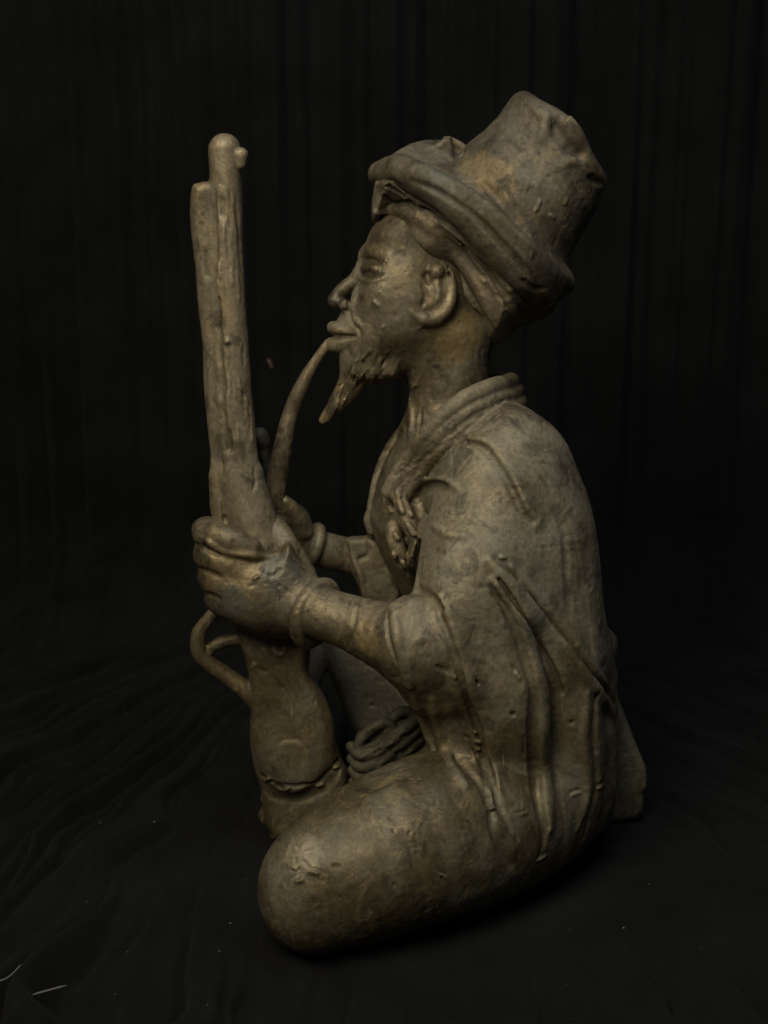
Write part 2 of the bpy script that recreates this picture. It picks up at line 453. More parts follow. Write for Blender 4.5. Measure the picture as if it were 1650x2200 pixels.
def sp(px, py, y, r_px, col, a=0.8):
    return (tuple((at(px, py, y) - BASE) * 0.01), r_px * scl(px, py, y) * 0.01, col, a)
OCHRE = (0.26, 0.19, 0.09); SLATE = (0.085, 0.088, 0.08); UMBER = (0.055, 0.04, 0.026); PALE = (0.30, 0.25, 0.17)
BASE = at(980, 1800, 3.0); BASE[2] = 0
M_BODY = bronze('bronze_body', (0.075, 0.058, 0.037), (0.155, 0.126, 0.084), (0.22, 0.182, 0.122), 0.55, 0.42, 0.0, spots=(sp(800, 1470, 6.3, 190, (.34, .31, .25), .9), sp(975, 725, 3.2, 62, OCHRE), sp(500, 1240, 1.4, 70, OCHRE, .4), sp(865, 700, 2.9, 90, UMBER, .45), sp(800, 650, 3.2, 50, UMBER, .3), sp(655, 1835, -4, 45, PALE, .6), sp(795, 1375, -.6, 42, OCHRE, .6), sp(905, 560, 2.6, 26, OCHRE, .6), sp(935, 1672, -3.0, 55, SLATE), sp(500, 1290, 1.3, 45, SLATE, .7), sp(600, 1225, 1.2, 45, SLATE, .6), sp(800, 505, 3.6, 40, UMBER, .4)))  # first spot lightens the underlit far thigh: light put into the colour
M_ROBE = bronze('bronze_robe', (0.115, 0.096, 0.066), (0.19, 0.162, 0.114), (0.24, 0.21, 0.155), 0.35, 0.55, 1.3, bump=0.8, dust=0.5, spots=(sp(820, 1275, 6.2, 40, OCHRE, .8), sp(990, 1330, -.6, 35, (.15, .17, .12), .7), sp(1235, 1555, .5, 30, UMBER, .7), sp(1010, 1560, -.6, 50, UMBER, .6), sp(1100, 1440, -.8, 60, PALE, .5), sp(960, 1440, -1, 50, PALE, .5)))
M_HAT = bronze('bronze_hat', (0.045, 0.035, 0.024), (0.082, 0.066, 0.046), (0.125, 0.103, 0.075), 0.5, 0.56, 2.1, spots=(sp(1040, 385, 3, 60, (.2, .145, .075), .7), sp(1085, 440, 3, 45, (.2, .145, .075), .6), sp(1215, 310, 3, 50, UMBER, .8), sp(960, 390, 2.2, 70, SLATE, .5)))
M_WRAP = bronze('bronze_wrap', (0.07, 0.052, 0.036), (0.135, 0.105, 0.072), (0.19, 0.155, 0.11), 0.5, 0.45, 3.7, bump=1.3, spots=(sp(1000, 540, 2.2, 60, PALE, .7), sp(1010, 560, 2.0, 40, OCHRE, .5), sp(860, 415, 3, 50, UMBER, .8), sp(960, 545, 2.2, 40, UMBER, .7)))
M_GUN = bronze('bronze_rifle', (0.11, 0.088, 0.058), (0.19, 0.155, 0.105), (0.24, 0.2, 0.14), 0.45, 0.46, 4.4, (1.1, 1.1, 0.8), spots=(sp(590, 1645, 2.7, 50, UMBER, .6), sp(620, 1365, 2.7, 60, UMBER, .7), sp(490, 960, 2.6, 40, UMBER, .6), sp(446, 430, 2.6, 25, UMBER, .6)))
M_CORD = bronze('bronze_scarf', (0.10, 0.082, 0.055), (0.19, 0.158, 0.11), (0.25, 0.21, 0.15), 0.5, 0.5, 5.2, bump=1.6)
M_GREEN = bronze('bronze_verdigris', (0.034, 0.031, 0.021), (0.058, 0.053, 0.036), (0.085, 0.079, 0.055), 0.0, 0.65, 6.1, bump=1.0, dust=0.1, low_shade=0.0)

# ------------------------------------------------------------------ figurine
def tag(o, label=None, cat=None, group=None, kind=None):
    for k, v in (('label', label), ('category', cat), ('group', group), ('kind', kind)):
        if v: o[k] = v
    return o
fig = bpy.data.objects.new('figurine', None); COL.objects.link(fig); fig.location = BASE * 0.01
tag(fig, 'aged bronze figurine of a seated bearded man in tall hat with pipe and rifle', 'figurine')

# ---- body, robe, scarf in one skin
F = Field(); A = F.add
HY = 4.5     # depth of the head's middle
# head: skull and jaw
A(Pad([(835, 455), (800, 490), (783, 535), (779, 575), (772, 605), (756, 640), (748, 680), (738, 705), (735, 745), (745, 775),
       (765, 815), (800, 826), (870, 812), (900, 840), (1040, 760), (1030, 650), (990, 560), (930, 480), (870, 440)], HY, 1.62, r=1.75), 'body', 0.1)
A(Blob(870, 640, HY - 0.9, 60, 75, 50), 'body', 0.9)                    # cheek fullness
A(rod([(868, 590, HY - 1.15, 22), (820, 622, HY - 1.1, 24), (790, 650, HY - 0.75, 22)]), 'body', 0.5)   # cheekbone
# nose
A(rod([(786, 560, HY, 16), (764, 598, HY, 15), (736, 622, HY, 16), (719, 642, HY, 15)]), 'body', 0.28)
A(Blob(721, 646, HY, 17, 16, 19), 'body', 0.12)
A(Blob(743, 655, HY - 0.32, 17, 14, 14), 'body', 0.1); A(Blob(743, 655, HY + 0.32, 17, 14, 14), 'body', 0.1)
# muzzle, lips
A(Blob(748, 715, HY, 30, 44, 42), 'body', 0.35)
A(rod([(716, 704, HY, 13), (727, 707, HY - 0.42, 12), (757, 716, HY - 0.85, 7)], 4), 'body', 0.08)
A(rod([(716, 704, HY, 13), (727, 707, HY + 0.42, 12), (757, 716, HY + 0.85, 7)], 4), 'body', 0.08)
A(rod([(712, 741, HY, 15), (724, 741, HY - 0.42, 14), (760, 728, HY - 0.88, 7)], 4), 'body', 0.08)
A(rod([(712, 741, HY, 15), (724, 741, HY + 0.42, 14), (760, 728, HY + 0.88, 7)], 4), 'body', 0.08)
F.cut(rod([(702, 720, HY, 6), (722, 723, HY - 0.5, 6), (764, 722, HY - 1.0, 4)], 4), 0.05)
# brow
A(rod([(785, 542, HY, 11), (799, 538, HY - 0.75, 9), (836, 552, HY - 1.2, 8)], 4), 'body', 0.25)
# neck
A(rod([(965, 720, HY + .1, 92), (966, 800, HY + .1, 84), (968, 870, HY + .2, 90), (985, 960, HY + .3, 130)]), 'body', 0.35)
# chest
A(Pad([(890, 905), (853, 945), (822, 1000), (800, 1080), (797, 1130), (825, 1200), (862, 1275), (900, 1400), (1000, 1500), (1100, 900)], 5.4, 2.3, r=1.8), 'body', 0.4)
# near folded leg
A(rod([(682, 1920, -2.9, 126), (760, 1868, -2.4, 158), (900, 1806, -1.3, 176), (1060, 1752, 0.8, 170), (1190, 1705, 2.6, 125)]), 'body', 0.3)
A(Blob(668, 1880, -3.2, 95, 95, 80), 'body', 0.8)
# far raised leg: thigh under its wrap, shin and foot behind the rifle
A(Pad([(655, 1345), (690, 1325), (760, 1325), (860, 1430), (960, 1560), (975, 1760), (800, 1760), (770, 1600), (728, 1500), (692, 1405)], 7.3, 0.9, r=0.9), 'body', 0.3)
A(rod([(668, 1385, 7.4, 50), (640, 1480, 7.0, 46), (630, 1620, 6.6, 40), (625, 1730, 6.3, 38)]), 'body', 0.3)
A(rod([(640, 1752, 6.3, 40), (600, 1750, 5.8, 34), (580, 1752, 5.4, 24)]), 'body', 0.2)
for i, (x, y) in enumerate(((566, 1716), (568, 1736), (574, 1756), (584, 1772))):
    A(rod([(x + 26, y + 6, 5.5 - i * .22, 14), (x + 6, y, 5.1 - i * .22, 12 - i)]), 'body', 0.05)
# near forearm
A(rod([(905, 1395, -0.3, 88), (850, 1375, 0.0, 78), (760, 1340, 0.8, 60), (695, 1318, 1.3, 56), (650, 1300, 1.8, 62)]), 'body', 0.3)
# near hand
A(Pad([(425, 1150), (470, 1165), (520, 1182), (575, 1194), (603, 1184), (622, 1165), (652, 1212), (694, 1262), (674, 1350), (610, 1372), (545, 1364), (490, 1340), (455, 1308), (434, 1250), (424, 1190)], 2.15, 0.95, 0.6, r=1.0), 'body', 0.25)
A(Blob(560, 1265, 1.75, 85, 70, 45, 15), 'body', 0.5)
for i, (x, y, r) in enumerate(((440, 1140, 29), (442, 1190, 27), (452, 1240, 27), (466, 1288, 25))):
    A(rod([(x + 95, y + 40, 1.75, r), (x + 40, y + 14, 1.62, r), (x + 4, y + 2, 2.2, r), (x + 2, y - 2, 2.9, r), (x + 20, y - 4, 3.5, r * .92), (x + 70, y - 4, 4.1, r * .82)], 4), 'body', 0.22)
A(rod([(640, 1235, 2.3, 40), (612, 1175, 2.6, 32), (590, 1135, 3.1, 26), (570, 1125, 3.9, 24), (520, 1130, 4.3, 22)], 4), 'body', 0.12)   # thumb
# far forearm, sleeve, hand
A(rod([(820, 1215, 6.6, 42), (760, 1198, 6.3, 40), (690, 1180, 6.0, 38), (650, 1165, 5.8, 40)]), 'body', 0.2)
A(Blob(620, 1130, 5.7, 48, 52, 40, -30), 'body', 0.3)
for i in range(4):
    A(rod([(640 - i * 4, 1110 + i * 20, 5.3, 14), (600 - i * 3, 1092 + i * 20, 4.7, 14), (575, 1100 + i * 20, 4.9, 12)]), 'body', 0.05)
A(rod([(650, 1140, 5.3, 22), (632, 1100, 4.9, 18), (612, 1078, 4.7, 14)]), 'body', 0.08)

# robe
A(Pad([(735, 1168, 6.8), (762, 1152, 6.8), (812, 1160, 6.8), (842, 1230, 6.8), (885, 1285, 6.8), (980, 1300, 6.8), (980, 1370, 6.8), (800, 1325, 6.8), (775, 1280, 6.8), (752, 1225, 6.8)], 6.8, 0.75, r=0.6), 'robe', 0.15)
A(Pad([(742, 1158), (772, 1150), (812, 1156), (836, 1200), (862, 1275), (850, 1310), (792, 1315), (772, 1262), (752, 1225), (748, 1185)], 6.0, 0.62, r=0.3, smooth=2), 'robe', 0.05)
back = [(1010, 905), (1060, 865), (1108, 872), (1150, 920), (1190, 978), (1228, 1050), (1256, 1110), (1275, 1180), (1285, 1250), (1295, 1310),
        (1312, 1380), (1322, 1460), (1327, 1560), (1328, 1650), (1322, 1715), (1298, 1765), (1262, 1805), (1200, 1850), (1080, 1850),
        (980, 1720), (940, 1500), (930, 1300), (905, 1150), (900, 1040), (940, 960)]
A(Pad(back, 4.1, 3.0, 3.0, r=2.2), 'robe', 0.25)
A(rod([(1130, 1010, 2.9, 100), (1165, 1120, 2.4, 104), (1180, 1250, 2.1, 104), (1190, 1400, 2.0, 104)]), 'robe', 0.9)
A(rod([(1100, 1060, 2.1, 104), (1110, 1170, 1.6, 106), (1110, 1260, 1.3, 96)]), 'robe', 0.8)
A(rod([(1075, 1020, 2.4, 118), (1040, 1150, 1.5, 128), (1015, 1280, 0.8, 128), (985, 1400, 0.5, 118)]), 'robe', 0.5)    # near shoulder and arm
A(Blob(1085, 960, 3.0, 95, 75, 90, -30), 'robe', 0.8)
A(Pad([(905, 1290), (850, 1300), (843, 1330), (862, 1410), (880, 1480), (905, 1560), (930, 1620), (990, 1700), (1080, 1760), (1120, 1600), (1110, 1400), (1040, 1280)], 0.7, 1.35, 1.2, r=1.2), 'robe', 0.5)
A(rod([(880, 1325, -0.35, 46), (886, 1390, -0.4, 74), (918, 1470, -0.1, 60)]), 'robe', 0.3)
# hanging panels of the robe
A(rod([(1075, 1330, 0.1, 60), (1095, 1480, 0.0, 72), (1105, 1620, 0.3, 66), (1100, 1730, 0.8, 60)]), 'robe', 0.5)
A(rod([(1180, 1400, 1.3, 60), (1215, 1520, 1.1, 74), (1225, 1650, 1.2, 74), (1205, 1760, 1.6, 70)]), 'robe', 0.45)
A(rod([(1262, 1500, 2.6, 34), (1290, 1600, 2.4, 30), (1290, 1690, 2.5, 28), (1270, 1745, 2.6, 26)]), 'robe', 0.2)
# tail behind
A(Pad([(1300, 1470), (1336, 1522), (1360, 1585), (1386, 1645), (1390, 1688), (1381, 1702), (1382, 1722), (1366, 1758), (1290, 1770), (1230, 1770), (1240, 1560)], 5.6, 0.5, 1.6, r=0.3, smooth=2), 'robe', 0.1)
# knot at the small of the back
A(Blob(1300, 1395, 3.6, 24, 40, 34, -15), 'belt_knot', 0.15); A(Blob(1306, 1450, 3.4, 20, 32, 28, 10), 'belt_knot', 0.12)

for pts, r_ in ((((1000, 1180, 0.5, 40), (985, 1290, -0.25, 46), (960, 1400, -0.45, 44), (955, 1500, -0.35, 36)), 1),
                (((1060, 1230, 0.5, 40), (1070, 1340, -0.05, 46), (1060, 1450, -0.25, 44), (1050, 1580, -0.2, 40)), 1),
                (((1130, 1290, 1.0, 40), (1185, 1400, 0.9, 42), (1240, 1490, 1.4, 40)), 1)):
    A(rod(list(pts)), 'robe', 0.45)
# ---- surface work: ridges and grooves
S = F.stroke
def crease(pts, t='robe', r=9, off=(7, -4), deep=0.35):
    """a fold: rounded ridge with a groove running beside it"""
    S([(p[0] + random.gauss(0, 2), p[1] + random.gauss(0, 2), r * random.uniform(1.5, 2.2)) for p in pts], t, lift=-0.72, k=0.4)
    S([(p[0] - off[0], p[1] - off[1]) for p in pts], r=r * 0.6, lift=deep - 0.25, k=0.26, cut=True)
crease([(1012, 945), (1050, 962), (1085, 1008), (1108, 1052), (1128, 1092), (1150, 1115)], r=10)
S([(891, 1062), (905, 1038), (930, 1030), (962, 1034), (985, 1052)], 'robe', r=7, lift=-0.1, k=0.15)
S([(895, 1075), (910, 1050), (935, 1043), (960, 1047)], r=7, lift=-0.3, k=0.25, cut=True)
S([(930, 1128), (965, 1148), (1002, 1152)], 'robe', r=8, lift=-0.45, k=0.15)
S([(1192, 1095), (1214, 1150), (1218, 1230), (1224, 1320)], r=4, lift=0.0, k=0.2, cut=True)
S([(1050, 1205), (1120, 1280), (1195, 1368), (1262, 1455), (1318, 1535)], 'robe', r=14, lift=-0.35, k=0.2, n=8)
S([(1066, 1200), (1136, 1272), (1210, 1360), (1276, 1446), (1322, 1512)], r=6, lift=-0.1, k=0.2, cut=True, n=8)
S([(1098, 1215), (1168, 1295), (1240, 1385), (1300, 1470)], 'robe', r=9, lift=-0.4, k=0.2, n=8)
crease([(1065, 1262), (1108, 1335), (1136, 1415), (1156, 1500), (1158, 1600), (1164, 1690), (1176, 1780)], r=12, off=(10, 2), deep=0.1)
crease([(1080, 1240), (1130, 1320), (1190, 1420), (1215, 1480)], r=7, off=(7, -5))
crease([(940, 1290), (965, 1350), (990, 1425), (1008, 1490), (1036, 1555), (1046, 1630), (1058, 1710)], r=11, off=(9, 2))
S([(846, 1306), (852, 1352), (862, 1410), (880, 1470)], 'robe', r=11, lift=-0.25, k=0.14, taper=False)
S([(884, 1478), (908, 1548), (930, 1606)], 'robe', r=10, lift=-0.1, k=0.12)
S([(905, 1215), (895, 1262), (925, 1282), (950, 1310)], r=8, lift=0.0, k=0.2, cut=True)
S([(1010, 1500), (1030, 1580), (1050, 1650), (1075, 1735), (1095, 1780)], r=8, lift=0.1, k=0.15, cut=True)
S([(1142, 1500), (1142, 1600), (1150, 1700), (1170, 1790), (1160, 1840)], r=8, lift=0.1, k=0.15, cut=True)
S([(1282, 1480), (1276, 1580), (1282, 1680), (1262, 1770), (1255, 1800)], r=7, lift=0.1, k=0.15, cut=True)
S([(1262, 1490), (1252, 1590), (1262, 1690), (1240, 1780)], 'robe', r=8, lift=-0.3, k=0.2)
S([(940, 1610), (1000, 1650), (1050, 1720), (1060, 1790), (1100, 1860)], r=6, lift=0.0, k=0.2, cut=True)
S([(928, 1500), (940, 1560), (965, 1640), (1000, 1690)], 'robe', r=8, lift=-0.3, k=0.25)
S([(1125, 1580), (1126, 1625)], r=3.5, lift=0.0, k=0.02, cut=True, n=6)       # casting crack
for x, y, r in ((1163, 1042, 5), (1102, 1535, 7), (1228, 1552, 6), (1010, 1848, 3), (910, 1600, 7), (952, 1885, 4), (915, 1955, 5), (798, 1516, 5), (1185, 1120, 4), (1180, 1210, 4)):
    S([(x, y)], r=r, lift=0.1, k=0.04, cut=True)
for p in (((1222, 1705), (1235, 1698), (1250, 1696)), ((1115, 1745), (1130, 1740)), ((1150, 1845), (1165, 1836), (1175, 1832)), ((1045, 1735), (1068, 1728)), ((940, 1868), (960, 1882)), ((1280, 1690), (1295, 1680))):
    S(list(p), r=3.5, lift=0.1, k=0.03, cut=True, n=4)
    S([(a + 2, b + 6) for a, b in p], 'robe', r=3.5, lift=0.0, k=0.03, n=4)
# wrinkled patches where wax was joined
for i in range(30):
    cx, cy = random.choice(((1075, 1215), (1000, 1440), (1050, 1440), (1040, 1640), (1055, 1700), (1010, 1600), (900, 1560), (640, 1860), (680, 1870), (1100, 1430)))
    x = cx + random.gauss(0, 26); y = cy + random.gauss(0, 22); a = random.uniform(-1.2, 0.4); l = random.uniform(6, 18)
    S([(x, y), (x + l * cos(a), y - l * sin(a))], 'robe' if cy < 1800 else 'body', r=random.uniform(2.5, 5), lift=random.choice((-0.1, 0.2)), k=0.05, n=3, cut=random.random() < 0.45)
# knee star
for a in range(0, 360, 60):
    S([(648, 1835), (648 + 26 * cos(radians(a + 15)), 1835 - 26 * sin(radians(a + 15)))], 'body', r=4, lift=-0.2, k=0.08, n=3)

# scarf strands
def strand(o, r, y0=0):
    A(rod([(1040 + o * 10, 850 + o * 24, 7.2, r), (1100 + o * 8, 838 + o * 22, 5.6, r), (1098 + o * 8, 843 + o * 22, 4.2, r), (1050 + o * 6, 856 + o * 23, 2.7, r),
           (990 + o * 7, 888 + o * 24, 2.3, r), (930 + o * 10, 945 + o * 20, 2.6, r), (885 + o * 12, 1000 + o * 13, 3.1, r), (850 + o * 15, 1060 + o * 5, 3.3, r * .9)], 5), 'scarf', 0.03)
strand(-0.9, 19); strand(0.1, 20); strand(1.1, 19)
A(rod([(880, 905, 6.4, 12), (850, 950, 6.2, 16), (822, 1005, 6.0, 16), (806, 1080, 5.7, 16), (800, 1130, 5.5, 14)], 4), 'scarf', 0.08)
A(rod([(880, 925, 5.2, 12), (850, 985, 4.6, 12), (838, 1050, 4.2, 13), (836, 1110, 4.0, 12), (842, 1170, 3.9, 9)], 4), 'scarf', 0.08)
A(rod([(800, 1095, 5.2, 11), (792, 1115, 5.2, 11), (797, 1140, 5.2, 10)], 3), 'scarf', 0.05)
for i in range(60):
    t = random.random(); x = 1090 - 240 * t + random.gauss(0, 14); y = 862 + 190 * t ** 1.2 + random.gauss(0, 14)
    S([(x, y), (x - 14, y + 11)], r=2.6, lift=0.1, k=0.03, n=3, cut=True)
S([(790, 1158), (792, 1190), (766, 1204)], r=5, lift=0.0, k=0.06, cut=True)
S([(752, 1166), (760, 1200), (775, 1240), (786, 1300)], 'robe', r=6, lift=-0.1, k=0.08)
# bead and tassel ornament at the chest
A(rod([(852, 1062, 3.2, 14), (868, 1095, 2.7, 16), (884, 1135, 2.4, 17), (892, 1165, 2.4, 14), (880, 1215, 2.9, 10)], 4), 'chest_ornament', 0.08)
A(rod([(845, 1130, 3.0, 14), (848, 1160, 2.8, 18), (862, 1195, 2.8, 16), (876, 1235, 3.1, 10)], 4), 'chest_ornament', 0.06)
A(rod([(900, 1085, 2.1, 12), (908, 1120, 2.0, 12), (905, 1150, 2.0, 10)], 3), 'chest_ornament', 0.06)
for x, y, r_ in ((857, 1078, 7), (862, 1092, 7), (876, 1126, 8), (884, 1138, 8), (850, 1148, 7), (866, 1208, 7), (853, 1058, 6), (880, 1100, 6), (872, 1160, 6), (838, 1090, 6), (846, 1190, 6)):
    S([(x, y), (x + 4, y + 8)], 'chest_ornament', r=r_, lift=0.2, k=0.03, n=2, taper=False)
S([(894, 1160), (889, 1180), (882, 1205)], 'chest_ornament', r=4, lift=0.6, k=0.01, n=3)
for i in range(10):
    x, y = 845 + random.random() * 50, 1180 + random.random() * 70
    S([(x, y), (x + 3, y + 16)], r=4, lift=0.1, k=0.03, n=2, cut=True)

# face detail
S([(781, 577, 8), (795, 574, 10), (810, 579, 8)], 'body', lift=0.12, k=0.05, taper=False)    # lid
S([(770, 589), (790, 594), (815, 592), (826, 588)], r=4.2, lift=0.1, k=0.02, cut=True)
S([(770, 598), (792, 605), (816, 601), (828, 592)], 'body', r=3.5, lift=-0.3, k=0.06)             # lower lid
S([(780, 559), (798, 556), (818, 566)], r=4, lift=0.1, k=0.06, cut=True)
S([(762, 614), (752, 640), (751, 668), (760, 694), (770, 706)], r=5.5, lift=0.0, k=0.06, cut=True)   # nasolabial
S([(770, 612), (762, 645), (764, 680), (776, 700)], 'body', r=8, lift=-0.4, k=0.15)
S([(738, 668), (746, 668)], r=5, lift=0.1, k=0.04, cut=True)
S([(764, 700), (775, 715), (772, 730)], r=4, lift=0.1, k=0.05, cut=True)
S([(804, 648), (812, 655)], 'body', r=5, lift=-0.3, k=0.04)
for i in range(6):
    x, y = random.gauss(845, 50), random.gauss(700, 50)
    S([(x, y), (x + 4, y - 5)], 'body', r=random.uniform(2.5, 4), lift=0.1, k=0.04, n=2)
# ear
A(Blob(943, 628, HY - 1.5, 36, 56, 17, 12), 'body', 0.15)
S([(950, 566), (966, 590), (973, 620), (969, 650), (954, 674), (930, 690), (905, 687), (886, 671)], 'body', r=9, lift=-0.35, k=0.12, n=5)
S([(900, 682), (925, 688), (950, 676)], 'body', r=15, lift=-0.1, k=0.12)
S([(938, 583, 17)], 'body', lift=0.05, k=0.1)
S([(938, 600), (942, 630), (936, 650)], 'body', r=6, lift=-0.2, k=0.1)
S([(916, 583), (918, 600), (925, 612)], r=9, lift=0.3, k=0.05, cut=True)
S([(905, 605), (915, 635), (905, 660)], r=6, lift=0.2, k=0.05, cut=True)
S([(962, 576), (966, 592)], r=5, lift=0.2, k=0.04, cut=True)
# beard
A(rod([(766, 765, HY, 32), (766, 800, HY, 34), (748, 836, HY, 26), (720, 872, HY, 18), (694, 903, HY, 9)], 5), 'beard', 0.18)
A(rod([(765, 770, HY - .35, 26), (795, 792, HY - .75, 22), (840, 796, HY - .95, 14)], 4), 'beard', 0.45)
A(rod([(765, 770, HY + .35, 26), (795, 792, HY + .75, 22), (840, 796, HY + .95, 14)], 4), 'beard', 0.45)
for i in range(44):
    t = random.random(); x = 785 - 78 * t + random.gauss(0, 9); y = 755 + 140 * t + random.gauss(0, 6)
    S([(x, y), (x - 7, y + 20), (x - 16, y + 36)], 'beard', r=3.2, lift=random.uniform(0.0, 0.4), k=0.03, n=3, cut=random.random() < 0.5)
for i in range(46):
    x, y = random.uniform(765, 868), random.uniform(742, 818)
    if y < 742 + (x - 765) * 0.25: continue
    S([(x, y), (x - 7, y + 9), (x - 9, y + 20)], 'beard', r=random.uniform(2.5, 3.5), lift=random.uniform(-.5, -0.1), k=0.06, n=3, cut=random.random() < 0.5)
# neck cords
S([(882, 850), (886, 900), (880, 945)], 'body', r=8, lift=-0.2, k=0.12)
S([(905, 880), (900, 930)], r=5, lift=0.1, k=0.1, cut=True)
# hand detail: knuckle gaps, crumpled skin
for y in (1168, 1216, 1264):
    S([(418, y), (445, y + 12), (475, y + 24)], r=4.5, lift=0.1, k=0.1, cut=True)
S([(428, 1150), (480, 1182), (530, 1192), (580, 1196), (600, 1185)], 'body', r=8, lift=-0.1, k=0.1)
for i in range(9):
    x, y = random.gauss(590, 45), random.gauss(1245, 36)
    S([(x, y), (x + random.uniform(-8, 8), y + random.uniform(-8, 8))], 'body', r=random.uniform(2.5, 4.5), lift=0.1, k=0.04, n=2, cut=random.random() < 0.6)
# creases of the forearm
S([(768, 1300), (760, 1345), (745, 1395)], r=4.5, lift=0.1, k=0.06, cut=True)
S([(832, 1320), (836, 1370), (856, 1430)], r=5, lift=0.1, k=0.06, cut=True)
# bracelets
def ring(c, ax, rad, r, tagname, squash=1.0):
    ax = np.array(ax, float); ax /= np.linalg.norm(ax)
    u = np.cross(ax, [0, 0, 1.0]); u /= np.linalg.norm(u); v = np.cross(ax, u)
    P = [c + rad * (u * cos(t) + v * sin(t) * squash) for t in np.linspace(0, 2 * pi, 25)]
    return Chain(P, [r] * 25)
c0 = at(678, 1318, 1.7); a0 = at(760, 1345, 0.8) - at(650, 1300, 2.0)
A(ring(c0, a0, 1.02, 0.25, 'x'), 'bracelet', 0.04)
c1 = at(672, 1172, 5.9); a1 = at(760, 1198, 6.3) - at(650, 1165, 5.8)
A(ring(c1, a1, 0.66, 0.2, 'x'), 'far_bracelet', 0.04)

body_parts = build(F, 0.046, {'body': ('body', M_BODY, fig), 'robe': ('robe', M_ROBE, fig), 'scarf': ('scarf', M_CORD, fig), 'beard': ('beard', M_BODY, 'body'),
                 'chest_ornament': ('chest_ornament', M_CORD, 'robe'), 'bracelet': ('bracelet', M_BODY, fig), 'far_bracelet': ('bracelet', M_BODY, fig),
                 'belt_knot': ('belt_knot', M_ROBE, 'robe')})

# ---- head wrap
F = Field(); A = F.add; S = F.stroke
A(Pad([(812, 372), (803, 410), (799, 440), (800, 470), (812, 480), (836, 462), (862, 482), (890, 520), (912, 552), (960, 562), (990, 600), (1008, 650), (1028, 710), (1048, 738), (1082, 732),
       (1118, 702), (1170, 682), (1195, 655), (1190, 610), (1130, 500), (1050, 410), (900, 350), (850, 350)], HY, 2.35, r=1.6), 'head_wrap', 0.1)
for i, (pts, r) in enumerate(((((808, 455), (840, 448), (880, 455), (925, 480), (965, 520), (1005, 570), (1040, 630), (1065, 700)), 20),
                 (((835, 468), (872, 500), (905, 535), (935, 556), (975, 570), (1010, 630), (1030, 700)), 15),
                 (((812, 395), (850, 400), (892, 425), (940, 440), (990, 480), (1050, 540), (1110, 610), (1160, 650)), 16),
                 (((930, 470), (985, 505), (1040, 565), (1085, 630), (1120, 690)), 14))):
    S(list(pts), 'head_wrap', r=r, lift=-0.25, k=0.12)
S([(905, 432, 10), (960, 462, 13), (1020, 520, 14), (1075, 590, 14), (1125, 655, 12)], 'head_wrap', lift=0.2, k=0.08)
S([(842, 462, 20), (885, 480, 28), (935, 520, 30), (990, 585, 30), (1035, 665, 24)], 'head_wrap', lift=-0.15, k=0.2)
S([(835, 440), (880, 436), (925, 452), (980, 500), (1040, 580), (1090, 660)], r=8, lift=0.25, k=0.06, cut=True)
S([(830, 400), (860, 412), (890, 432), (900, 442)], r=10, lift=0.3, k=0.06, cut=True)
S([(820, 420), (835, 432), (850, 440)], r=7, lift=0.2, k=0.06, cut=True)
S([(852, 480), (890, 515), (930, 545)], r=6, lift=0.1, k=0.08, cut=True)
S([(925, 440), (950, 448), (968, 462)], 'head_wrap', r=10, lift=0.5, k=0.05)
S([(1020, 640), (1022, 665), (1030, 700)], 'head_wrap', r=8, lift=0.4, k=0.03)
for i in range(20):
    t = random.random(); x = 880 + 200 * t + random.gauss(0, 22); y = 465 + 200 * t + random.gauss(0, 24)
    S([(x, y), (x + random.uniform(2, 9), y + random.uniform(4, 14))], 'head_wrap', r=random.uniform(3, 5), lift=0.1, k=0.04, n=2, cut=random.random() < 0.5)
S([(1045, 737, 6), (1052, 742, 5)], 'head_wrap', lift=0.2, k=0.03, n=2)
build(F, 0.046, {'head_wrap': ('head_wrap', M_WRAP, fig)}, seed=11)

# ---- hat
F = Field(); A = F.add; S = F.stroke
class Crown:
    """stovepipe crown: round section round a leaning axis, cut off by a tilted, dished top"""
    def __init__(s):
        s.c = at(1080, 455, HY); k = scl(1080, 455, HY); s.k = k
        a = np.array([127.0, 167.0]) / 210
        ax = RT * a[0] + UP * a[1] - FW * 0.22; s.A = ax / np.linalg.norm(ax)
        b = RT * 0.795 - UP * 0.605; b = b - s.A * (b @ s.A); s.B = b / np.linalg.norm(b); s.W = np.cross(s.A, s.B)
        s.t = np.array([-120, -20, 20, 70, 110, 150, 185, 215, 250]) * k
        L = np.array([-175, -165, -150, -146, -134, -127, -128, -131, -134]) * k
        Rr = np.array([185, 180, 172, 165, 160, 150, 142, 134, 130]) * k
        s.s0 = (L + Rr) / 2; s.h = (Rr - L) / 2
        s.lo = s.c - 4.8; s.hi = s.c + 4.8; s.lo[2] = s.c[2] - 2.6
    def ev(s, X, box=None):
        q = X - s.c; t = q @ s.A; b = q @ s.B; w = q @ s.W
        s0 = np.interp(t, s.t, s.s0); h = np.interp(t, s.t, s.h)
        rad = (np.hypot(b - s0, w * 1.04) - h) * 0.95
        top = (t - (233 * s.k - 0.0012 / s.k * (b + 60 * s.k) ** 2) - 0.05 * np.sin(b * 2.7 + 1.0) - 0.05 * np.sin(w * 2.3)) * 0.9
        kk = np.where(b < 0, 0.62, 0.26)        # the rim is worn rounder towards the front
        hh = np.maximum(kk - np.abs(rad - top), 0) / kk; f = np.maximum(rad, top) + hh * hh * kk * 0.25
        d = np.sqrt((b - 0.1) ** 2 + w ** 2 * 1.0 + (t - 218 * s.k - 1.35) ** 2) - 1.78      # dished top
        f = -smin(-f, d, 0.2)
        return np.maximum(f, -t - 1.5)
A(Crown(), 'hat', 0.1)
